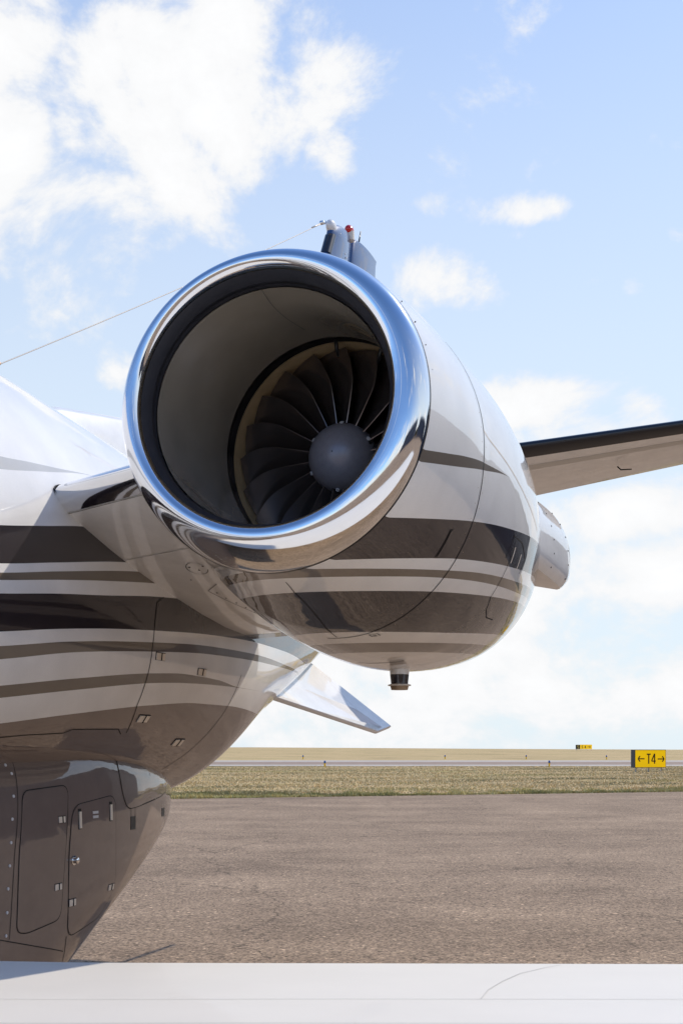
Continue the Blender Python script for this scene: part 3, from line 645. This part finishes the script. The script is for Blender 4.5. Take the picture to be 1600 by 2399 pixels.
for td in (88, 62):
    t = radians(td); c = C0+EY*1.6*U; m = MB(); d = Vector((cos(t), 0, sin(t))); p = Vector(c)+d*.978*U
    m.tube([p, p-d*.028+Vector((0, .012, 0)), p-d*.05+Vector((0, .03, 0))], [.008, .007, .005], 10); part('probe', m.V, m.F, M_band, nac)
# duct panel joints
for td in (96,):
    t = radians(td); V = []; P = []
    for q in np.linspace(.24, 1.2, 14):
        c, n, r = duct(q, float(np.interp(q, [.2, .5, .9, 1.5], [.944, .936, .945, .968])))
        for dt in (-.0018, .0018): V.append(c+(r-.0015)*np.array([cos(t+dt), 0, sin(t+dt)]))
    part('liner_joint', V, [(2*i, 2*i+1, 2*i+3, 2*i+2) for i in range(13)], M_seam, nac)
# fan
CF = C0+EY*1.82*U
def blade(th0):
    V = []; nr_, nk = 15, 7; up_, lo_ = [], []
    for side in (1, -1):
        for i in range(nr_):
            f = i/(nr_-1); r = (.285+(.972-.285)*f)*U
            lean = radians(7.5)*max(0, (f-.5)/.5)**1.5+radians(1.5)*f
            stag = radians(22+40*f); ch = (.46+.14*f)*U
            for k in range(nk):
                c = k/(nk-1); th_ = (.010*(1-f)+.0035)*U*4*(sqrt(c+.002)*(1-c)+.12) * .5
                ax = c*ch*cos(stag)-.10*U*f*f*(1-f)*2; tg = c*ch*sin(stag)+.035*U*sin(pi*c)
                ang = th0+lean+tg/r+side*th_/r*cos(stag)
                V.append(CF+np.array([r*cos(ang), ax-.02*U-side*th_*.5*sin(stag), r*sin(ang)]))
    F = grid_faces(nr_, nk, False); o = nr_*nk; F2 = [tuple(o+v for v in f[::-1]) for f in F]
    E = [(i*nk, o+i*nk, o+(i+1)*nk, (i+1)*nk) for i in range(nr_-1)]
    E += [(i*nk+nk-1, (i+1)*nk+nk-1, o+(i+1)*nk+nk-1, o+i*nk+nk-1) for i in range(nr_-1)]
    E += [((nr_-1)*nk+k, o+(nr_-1)*nk+k, o+(nr_-1)*nk+k+1, (nr_-1)*nk+k+1) for k in range(nk-1)]
    return V, F+F2+E
for i in range(20):
    Vb, Fb = blade(2*pi*i/20+.10); part('fan_blade', Vb, Fb, M_blade_t, nac, flat_angle=60)
R = [(C0+EY*q*U, EY, r*U) for q, r in ((2.5, .99), (2.5, .6), (2.4, .25), (2.4, .02))]; bridge('fan_backplate', R, M_band, 64)
prof = [(1.60, .006)]+[(1.893-.293*cos(a), .3137*sin(a)) for a in np.linspace(.08, pi/2, 16)]+[(1.93, .314), (2.3, .30)]
bridge('spinner', [(C0+EY*q*U, EY, r*U) for q, r in prof], M_spin, 96)
for i in range(6):
    a = radians(60*i+22); q = 1.80; rr = .3137*sin(math.acos((1.893-q)/.293))
    p = Vector(C0+EY*q*U)+Vector((cos(a), 0, sin(a)))*rr*U; n_ = Vector((cos(a), -.75, sin(a))).normalized()
    m = MB(); m.tube([p-n_*.006, p+n_*.001], [.0125, .0125], 12); part('bolt_recess', m.V, m.F, M_black, nac, flat_angle=30)
    pb = p+Vector((-sin(a), 0, cos(a)))*.009+n_*.001
    m = MB(); m.tube([pb-n_*.005, pb+n_*.003], [.0085, .0075], 6); part('balance_bolt', m.V, m.F, M_wht2, nac, flat_angle=30)
# cowling joints and fittings
nribbon('cowl_joint', [(1.61, 40), (1.62, 20), (1.63, 6), (1.63, -4.4), (1.68, -15.4), (1.74, -24.4), (1.82, -37.1), (1.92, -52.6), (2.0, -64), (2.1, -80), (2.15, -95)], .0055)
nribbon('cowl_joint', [(.32, -88.9), (.84, -91.5), (1.73, -91.4), (2.1, -91)], .003)
nribbon('cowl_joint', [(1.63, 6), (2.4, 3), (3.2, -1), (4.2, -5)], .004, M_latch)
nribbon('cowl_joint', [(3.08, -17), (3.12, -24), (3.2, -38.5), (3.39, -43)], .004)
nribbon('cowl_joint', [(3.39, -43), (3.6, -45), (3.9, -44)], .004)
nribbon('cowl_joint', [(2.95, -25), (2.97, -16.7), (3.37, -16.0), (3.74, -19), (3.72, -25)], .005)
for q in (3.12, 3.45): nribbon('vent_slot', [(q, -19.5), (q+.05, -25)], .010, M_latch, .004)
nribbon('drain_slot', [(3.40, -97), (3.39, -88.3), (3.44, -79.3)], .007)
def slot(q0, t0, q1, t1):
    nribbon('pull_handle_recess', [(q0, t0), (q1, t1)], .022, M_black, .0012); nribbon('pull_handle', [(q0+.005, t0-.4), (q1+.005, t1+.4)], .013, M_darkp, .004)
slot(1.40, -31.9, 1.47, -42.4)
# small service placard
for a, b in (((2.14, -79.4), (2.22, -79.0)), ((2.22, -79.0), (2.24, -76.2)), ((2.24, -76.2), (2.16, -76.6)), ((2.16, -76.6), (2.14, -79.4)), ((2.17, -78.3), (2.2, -77.4)), ((2.19, -78.6), (2.22, -77.2))): nribbon('service_mark', [a, b], .003, M_seam, .0016, 3)
# rivets round the lip joint
for td in range(-80, 40, 9):
    p, nn = np_(.36, td); m = MB(); m.tube([p-nn*.003, p+nn*.0004], [.0022, .0020], 8); part('screw', m.V, m.F, M_seam, nac)
for td in range(-84, 36, 5):
    for dq in (-.07, .07):
        qq = float(np.interp(-td, [-40, -6, 4.4, 15.4, 24.4, 37.1, 52.6, 64, 80, 95], [1.61, 1.63, 1.63, 1.68, 1.74, 1.82, 1.92, 2.0, 2.1, 2.15]))+dq
        p, nn = np_(qq, td); m = MB(); m.tube([p-nn*.003, p+nn*.0003], [.0018, .0017], 6); part('screw', m.V, m.F, M_tan, nac)
# drain mast under the nacelle
p, nn = np_(4.08, -88); p = Vector(p)
def mast(name, zs, rs, mat): m = MB(); m.tube([p+Vector((.012, 0, -z)) for z in zs], rs, 28); return part(name, m.V, m.F, mat, nac, flat_angle=35)
mast('drain_mast', [-.03, .0, .022], [.052, .043, .041], M_white); mast('drain_mast_band', [.0221, .062], [.0412, .037], M_darkp)
mast('drain_flange', [.0621, .066, .0705, .071], [.036, .050, .050, .036], M_latch); mast('drain_outlet', [.0711, .088], [.040, .036], M_tan)
# exhaust pipe behind the cowling
bridge('exhaust_nozzle', [(nc(6.0), EY, nr(6.0)), (nc(6.0)-EY*.02, EY, nr(6.0)*.9), (nc(6.2), EY, nr(6.0)*.72), (nc(6.5), EY, nr(6.0)*.62), (nc(6.5)-EY*.02, EY, .05)], M_band, 96)
# thrust reverser door bulging outboard behind the cowling
V = []; F = []
q0, q1 = 5.0, 6.75; nq, nt = 16, 26
def rev_r(k, td): return (.56+.115*(k**.7))*(1-.13*max(0, (td-3)/29)**2.2)*(1-.05*max(0, (-4-td)/7.5)**2)
for lay in (0, 1):
    for i in range(nq):
        k = i/(nq-1); q = q0+(q1-q0)*k; c = nc(q); e = 1-.06*max(0, (k-.85)/.15)**2
        for j in range(nt):
            td = -11.5+45*j/(nt-1); r = rev_r(k, td)*e if lay == 0 else .40
            V.append((c[0]+r*cos(radians(td)), c[1], c[2]+r*sin(radians(td))))
F += grid_faces(nq, nt, False); o = nq*nt; F += [tuple(o+v for v in f[::-1]) for f in grid_faces(nq, nt, False)]
for i in range(nq-1): F += [(i*nt, (i+1)*nt, o+(i+1)*nt, o+i*nt), (i*nt+nt-1, o+i*nt+nt-1, o+(i+1)*nt+nt-1, (i+1)*nt+nt-1)]
for j in range(nt-1): F += [(j, o+j, o+j+1, j+1), ((nq-1)*nt+j, (nq-1)*nt+j+1, o+(nq-1)*nt+j+1, o+(nq-1)*nt+j)]
rev = part('thrust_reverser_door', V, F, M_white, flat_angle=40)
V = []; q = 6.62; c = nc(q)
for j in range(nt):
    td = -11+44*j/(nt-1)
    for rr, dq in ((.004, 0), (.004, .06)):
        k = (q+dq-q0)/(q1-q0); r = rev_r(min(k, 1), td)*(1-.06*max(0, (k-.85)/.15)**2)+rr; V.append((c[0]+r*cos(radians(td)), c[1]+dq*U, c[2]+r*sin(radians(td))))
part('door_rim', V, [(2*i, 2*i+1, 2*i+3, 2*i+2) for i in range(nt-1)], M_chrome, rev)
for td in (-8, -2, 4, 10, 16, 22, 28):
    for qq in (6.45, 5.75):
        k = (qq-q0)/(q1-q0); r = rev_r(k, td)+.001; c = nc(qq); m = MB(); a = Vector((cos(radians(td)), 0, sin(radians(td)))); pp = Vector(c)+a*r
        m.tube([pp-a*.004, pp+a*.001], [.004, .0035], 8); part('screw', m.V, m.F, M_seam, rev)

# pylon --------------------------------------------------------------
lowp = pchip([0, .02, .063, .17, .45, .69, .94, 1.44, 1.9, 2.1], [2.535, 2.495, 2.462, 2.42, 2.332, 2.277, 2.229, 2.163, 2.15, 2.3])
uppp = pchip([0, .02, .063, .2, .6, 1.2, 1.7, 2.1], [2.535, 2.552, 2.56, 2.57, 2.58, 2.57, 2.5, 2.3])
def pyl_le(x): return 3.785-.485*(x+2.465)
xs_ = np.linspace(-2.6, -1.87, 12); cs = np.array([0, .004, .012, .03, .063, .11, .17, .25, .35, .5, .7, .9, 1.15, 1.44, 1.7, 1.9, 2.02, 2.1])
def pylon_rows(cs, grow=0.0):
    V = []
    for x in xs_:
        L0 = pyl_le(x)-grow; loop = [(c, uppp(c)+grow*(1 if c > 0 else 0)) for c in cs[::-1]]+[(c, lowp(c)-grow) for c in cs[1:]]
        for c, z in loop: V.append((x, L0+c, z))
    return V, 2*len(cs)-1
V, n = pylon_rows(cs); pyl = part('engine_pylon', V, grid_faces(len(xs_), n), M_white, flat_angle=60)
c2 = np.array([0, .002, .006, .012, .02, .03, .045, .063]); V, n = pylon_rows(c2, .0025); part('leading_edge', V, grid_faces(len(xs_), n, False), M_chrome, pyl)
c3 = np.array([0, .002, .006, .012, .02, .03, .045, .066])
V = []
for x in (-2.475, -2.452):
    L0 = pyl_le(x)-.005
    for c, z in [(c, uppp(c)+.005) for c in c3[::-1]]+[(c, lowp(c)-.005) for c in c3[1:]]: V.append((x, L0+c, z))
part('rubber_seal', V, grid_faces(2, 15, False), M_black, pyl)
def pline(name, pts, w, off=.0012):
    V = []; P = [Vector((x, pyl_le(x)+c, lowp(c)-off)) for x, c in pts]
    for i, p_ in enumerate(P):
        d = (P[min(i+1, len(P)-1)]-P[max(i-1, 0)]).normalized(); s = Vector((0, 0, -1)).cross(d).normalized()*w/2; V += [p_-s, p_+s]
    part(name, V, [(2*i, 2*i+1, 2*i+3, 2*i+2) for i in range(len(P)-1)], M_seam, pyl)
pline('panel_gap', [(x, .068) for x in np.linspace(-2.45, -1.9, 8)], .004, .0035)
pline('panel_gap', [(x, .44) for x in np.linspace(-2.40, -1.9, 8)], .003)
pline('panel_gap', [(-2.10+.05*cos(a), .62+.06*sin(a)) for a in np.linspace(.4, 2*pi-.4, 20)], .003)
pline('panel_gap', [(-2.1, .80), (-2.19, .86), (-2.17, 1.0), (-2.12, 1.25)], .003)
for x, c in ((-2.13, .60), (-2.10, .64), (-2.06, .61), (-2.2, .72), (-2.16, .9), (-2.155, .98), (-2.14, 1.06), (-2.13, 1.14), (-2.12, 1.22)):
    p_ = Vector((x, pyl_le(x)+c, lowp(c))); m = MB(); m.tube([p_+Vector((0, 0, .003)), p_-Vector((0, 0, .0015))], [.0045, .004], 8); part('screw', m.V, m.F, M_seam, pyl)

# wing under the camera ----------------------------------------------
def w2l(X, Y, Z): return (X*cp-Y*sp, X*sp+Y*cp, Z)
XS = np.concatenate([np.linspace(-2.1, 1.6, 60), np.linspace(1.8, 7.5, 20)]); cc_ = (1-np.cos(np.linspace(0, pi, 60)))/2
def wing_pt(X, c, upper):
    le = -.12+.11*X; te = 3.02+.02*max(X, -1); Y = le+(te-le)*c
    h = .24*(1-c)*sqrt(c) if upper else -.13*(1-c)*sqrt(c)
    z0 = 1.042-.006*X+(.03*max(0, -X-.5)**2)
    return w2l(X, Y, z0+h+(.006 if upper else -.006)*min(1, c*4))
V = []
for X in XS:
    for c in cc_[::-1]: V.append(wing_pt(X, c, True))
    for c in cc_[1:]: V.append(wing_pt(X, c, False))
n = 119; F = grid_faces(len(XS), n); F += [tuple(range(n))[::-1], tuple(range((len(XS)-1)*n, len(XS)*n))]
M_wing = plain('wing_paint', (.80, .755, .685), .42, coat=.08, var=.03, scale=3, spec=.3)
wing = part('wing', V, F, M_wing, flat_angle=50)
def wline(name, pts, w, mat=None):
    P = []
    for (a, b) in zip(pts[:-1], pts[1:]):
        for i in range(12): P.append((a[0]+(b[0]-a[0])*i/12, a[1]+(b[1]-a[1])*i/12))
    P.append(pts[-1]); Q = [Vector(wing_pt(*q_, True))+Vector((0, 0, .0012)) for q_ in P]; V = []
    for i, p_ in enumerate(Q):
        d = (Q[min(i+1, len(Q)-1)]-Q[max(i-1, 0)]).normalized(); s = Vector((0, 0, 1)).cross(d).normalized()*w/2; V += [p_-s, p_+s]
    part(name, V, [(2*i, 2*i+1, 2*i+3, 2*i+2) for i in range(len(Q)-1)], mat or M_seamw, wing)
wline('flap_joint', [(-1.4, .80), (0, .80), (1.5, .79)], .0025); wline('flap_joint', [(.28, .80), (.31, .84), (.36, .885), (.42, .93), (.50, .97), (.55, .99)], .0025)
wline('panel_gap', [(-1.2, .72), (-.2, .715), (1.2, .70)], .003)

# fin, rudder, dorsal fairing -----------------------------------------
def airfoil_plate(name, rows, mat, parent=None, nk=16, attrf=None, sharp=60):
    """rows: (le point, te point, thickness, thickness direction)"""
    V = []; A = []
    ks = (1-np.cos(np.linspace(0, pi, nk)))/2
    for le, te, th, dr in rows:
        le, te, dr = Vector(le), Vector(te), Vector(dr); loop = []
        for k in ks[::-1]: loop.append((k, 1))
        for k in ks[1:]: loop.append((k, -1))
        for k, s in loop:
            t = th/2*(2.0*sqrt(k)*(1-k)*1.3+.04); p_ = le+(te-le)*k+dr*s*t; V.append(p_)
            if attrf: A.append(attrf(p_))
    n = 2*nk-1; F = grid_faces(len(rows), n); F += [tuple(range(n))[::-1], tuple(range((len(rows)-1)*n, len(rows)*n))]
    return part(name, V, F, mat, parent, attr=A if attrf else None, flat_angle=sharp)
XD = (1, 0, 0)
def fin_le(z): return 8.88+(z-5.5)*.6
hinge = lambda z: 9.53+(z-5.76)*.3
rows = []
for z in np.linspace(2.6, 5.70, 26): rows.append(((XF, fin_le(z), z), (XF, hinge(z), z), .26-.05*(z-2.6), XD))
for k in np.linspace(.15, 1, 7): z = 5.70+.14*k; rows.append(((XF, fin_le(5.70)+.17*k**2.2, z), (XF, hinge(z), z+.04*k), (.105)*(1-.45*k**2), XD))
FIN_SKY = (.03, .08, .22); M_finp = mat_solid('sky_tinted_paint', FIN_SKY); M_fin = mat_paint('fin_paint', [FIN_SKY, WHITE]); fin = airfoil_plate('vertical_fin', rows, M_fin, attrf=lambda p_: band_value(p_.z, [5.47+(p_.y-8.9)*-.75]), nk=22)  # blue of the mirrored sky is put into the fin and rudder colour
rows = []
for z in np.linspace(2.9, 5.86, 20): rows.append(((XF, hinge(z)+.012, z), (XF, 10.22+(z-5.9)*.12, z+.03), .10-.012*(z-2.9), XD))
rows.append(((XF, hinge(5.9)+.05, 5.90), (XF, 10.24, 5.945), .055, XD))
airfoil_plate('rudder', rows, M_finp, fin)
rows = []
for z in np.linspace(5.51, 5.70, 10): rows.append(((XF, fin_le(z)-.004, z), (XF, fin_le(z)+.14, z), .085, XD))
airfoil_plate('deicing_boot', rows, M_boot, fin)
def ball(c, r, sc=(1, 1, 1), n=16):
    V = [(c[0]+r*sc[0]*sin(pi*i/n)*cos(2*pi*j/n), c[1]+r*sc[1]*sin(pi*i/n)*sin(2*pi*j/n), c[2]+r*sc[2]*cos(pi*i/n)) for i in range(n+1) for j in range(n)]
    return V, grid_faces(n+1, n)
V, F = ball((XF, 9.06, 5.775), .058, (.7, 1.3, 1.0)); part('tip_cap', V, F, M_white, fin)
V, F = ball((XF, 9.50, 5.925), .05, (.75, 1.2, .9)); part('beacon', V, F, M_red, fin)
m = MB(); m.tube([(XF, 9.50, 5.84), (XF, 9.50, 5.915)], [.045, .042], 16); part('beacon_base', m.V, m.F, M_latch, fin, flat_angle=30)
m = MB(); m.tube([(XF, 9.74, 5.9), (XF, 9.80, 6.04)], [.008, .005], 8); part('static_wick', m.V, m.F, M_boot, fin)
for i in range(9):
    y, z = 9.12+.04*i+.02*rng.random(), 5.72-.035*i+.03*rng.random(); p_ = Vector((XF+.046, y, z)); m = MB(); m.tube([p_, p_+Vector((.006, 0, 0))], [.007, .006], 8); part('screw', m.V, m.F, M_wht2, fin)
m = MB(); m.tube([(XF-.02, 8.97, 5.78), (XF-.02, 8.88, 5.74)], [.014, .017], 10); part('wire_fitting', m.V, m.F, M_chrome, fin)
rows = []
for y, zt in ((4.72, 3.17), (5.09, 3.27), (5.75, 3.38), (6.5, 3.52), (7.2, 3.75), (7.8, 4.05)):
    hw = .045+.05*min(1, (y-4.72)/1.2); zb = ftop(y)-.12
    rows.append([(XF+hw*1.5, y, zb), (XF+hw, y, zb+(zt-zb)*.5), (XF+hw*.7, y, zt-.03), (XF+hw*.3, y, zt-.004), (XF, y, zt), (XF-hw*.3, y, zt-.004), (XF-hw*.7, y, zt-.03), (XF-hw, y, zb+(zt-zb)*.5), (XF-hw*1.5, y, zb)])
V = [p_ for r_ in rows for p_ in r_]; part('dorsal_fairing', V, grid_faces(len(rows), 9, False), M_white, fin)

# horizontal stabilizer, port side ------------------------------------
def stab_le(x): k = (x+1.8725)/1.2455; return Vector((x, 9.63+.428*k, 4.029+.182*k))
def stab_te(x): k = (x+1.958)/1.2647; return Vector((x, 10.914+.214*k, 3.89+.23*k))
rows = []
for x in np.linspace(-3.2, -.35, 24): rows.append((stab_le(x), stab_te(x), .17-.015*(x+3.2), (0, .1, 1)))
stab = airfoil_plate('horizontal_stabilizer', rows, M_white, nk=30)
V = []; kk = np.array([0, .004, .012, .025, .045, .07, .10])
for x in np.linspace(-3.1, -.35, 24):
    le, te = stab_le(x), stab_te(x); th = .17-.015*(x+3.2); d = Vector((0, .1, 1))
    for k in kk[::-1]: V.append(le+(te-le)*k+d*(th/2*(2.6*sqrt(k)*(1-k)+.04)+.004)-Vector((0, .004, 0)))
    for k in kk[1:]: V.append(le+(te-le)*k-d*(th/2*(2.6*sqrt(k)*(1-k)+.04)+.004)-Vector((0, .004, 0)))
part('deicing_boot', V, grid_faces(24, 13, False), M_boot, stab)
V = []
for x in np.linspace(-3.0, -.36, 12):
    le, te = stab_le(x), stab_te(x); th = .17-.015*(x+3.2); d = Vector((0, .1, 1))
    for k in (.22, .30): V.append(le+(te-le)*k-d*(th/2*(2.6*sqrt(k)*(1-k)+.04)+.002))
part('erosion_strip', V, grid_faces(12, 2, False), M_seamw, stab)
m = MB(); le, te = stab_le(-1.2), stab_te(-1.2); p_ = le+(te-le)*.5-Vector((0, 0, .09)); m.tube([p_, p_-Vector((-.03, 0, .03)), p_-Vector((-.12, 0, .032))], [.006, .006, .005], 8); part('drain_tube', m.V, m.F, M_seam, stab)

# ventral strake ------------------------------------------------------
top_ = [Vector(p_) for p_ in ((-2.80, 6.36, 1.925), (-2.60, 8.104, 1.70), (-2.55, 8.25, 1.739), (-2.98, 7.80, 2.165), (-3.12, 7.6, 2.25), (-2.98, 6.5, 2.02))]
nn = (top_[1]-top_[0]).cross(top_[3]-top_[0]).normalized(); nn = nn if nn.z > 0 else -nn
cen = sum(top_, Vector())/6; V = []
for off, ins in ((0, 0), (-.006, -.012), (-.026, -.012), (-.032, 0)):
    for p_ in top_: V.append(p_+nn*off+(p_-cen).normalized()*-ins)
F = [tuple(range(6)), tuple(range(18, 24))[::-1]]+[(a*6+j, (a+1)*6+j, (a+1)*6+(j+1) % 6, a*6+(j+1) % 6) for a in range(3) for j in range(6)]
part('ventral_strake', V, F, M_white, flat_angle=35)

# long wire antenna ----------------------------------------------------
a = Vector((XF, 4.40, 3.215)); b = Vector((XF-.02, 8.90, 5.745)); m = MB()
P = [a+(b-a)*k-Vector((0, 0, .05*4*k*(1-k)*.4)) for k in np.linspace(0, 1, 40)]; m.tube(P, [.0026]*40, 8); ant = part('wire_antenna', m.V, m.F, M_wire)
m = MB(); m.tube([a+(b-a)*.95, a+(b-a)*.99], [.006, .006], 10); part('insulator', m.V, m.F, M_latch, ant)
m = MB(); m.tube([a+(b-a)*.035, a+(b-a)*.052], [.008, .008], 10); part('insulator', m.V, m.F, M_tan, ant)

# landing gear standing under the wing and nose -------------------------
def gear(x, y, ztop, r, w):
    m = MB(); m.tube([(x, y, r), (x, y, ztop)], [.05, .07], 16); g = part('landing_gear', m.V, m.F, M_latch, flat_angle=30)
    for dx in (-w, w):
        m = MB(); m.tube([(x+dx-.08, y, r), (x+dx-.06, y, r), (x+dx+.06, y, r), (x+dx+.08, y, r)], [r*.85, r, r, r*.85], 32); part('wheel', m.V, m.F, M_rubber, g, flat_angle=50)
gear(-1.75, 1.2, 1.05, .30, .14); gear(-4.85, 1.2, 1.5, .30, .14); gear(XF, -6.3, 1.5, .22, .11)
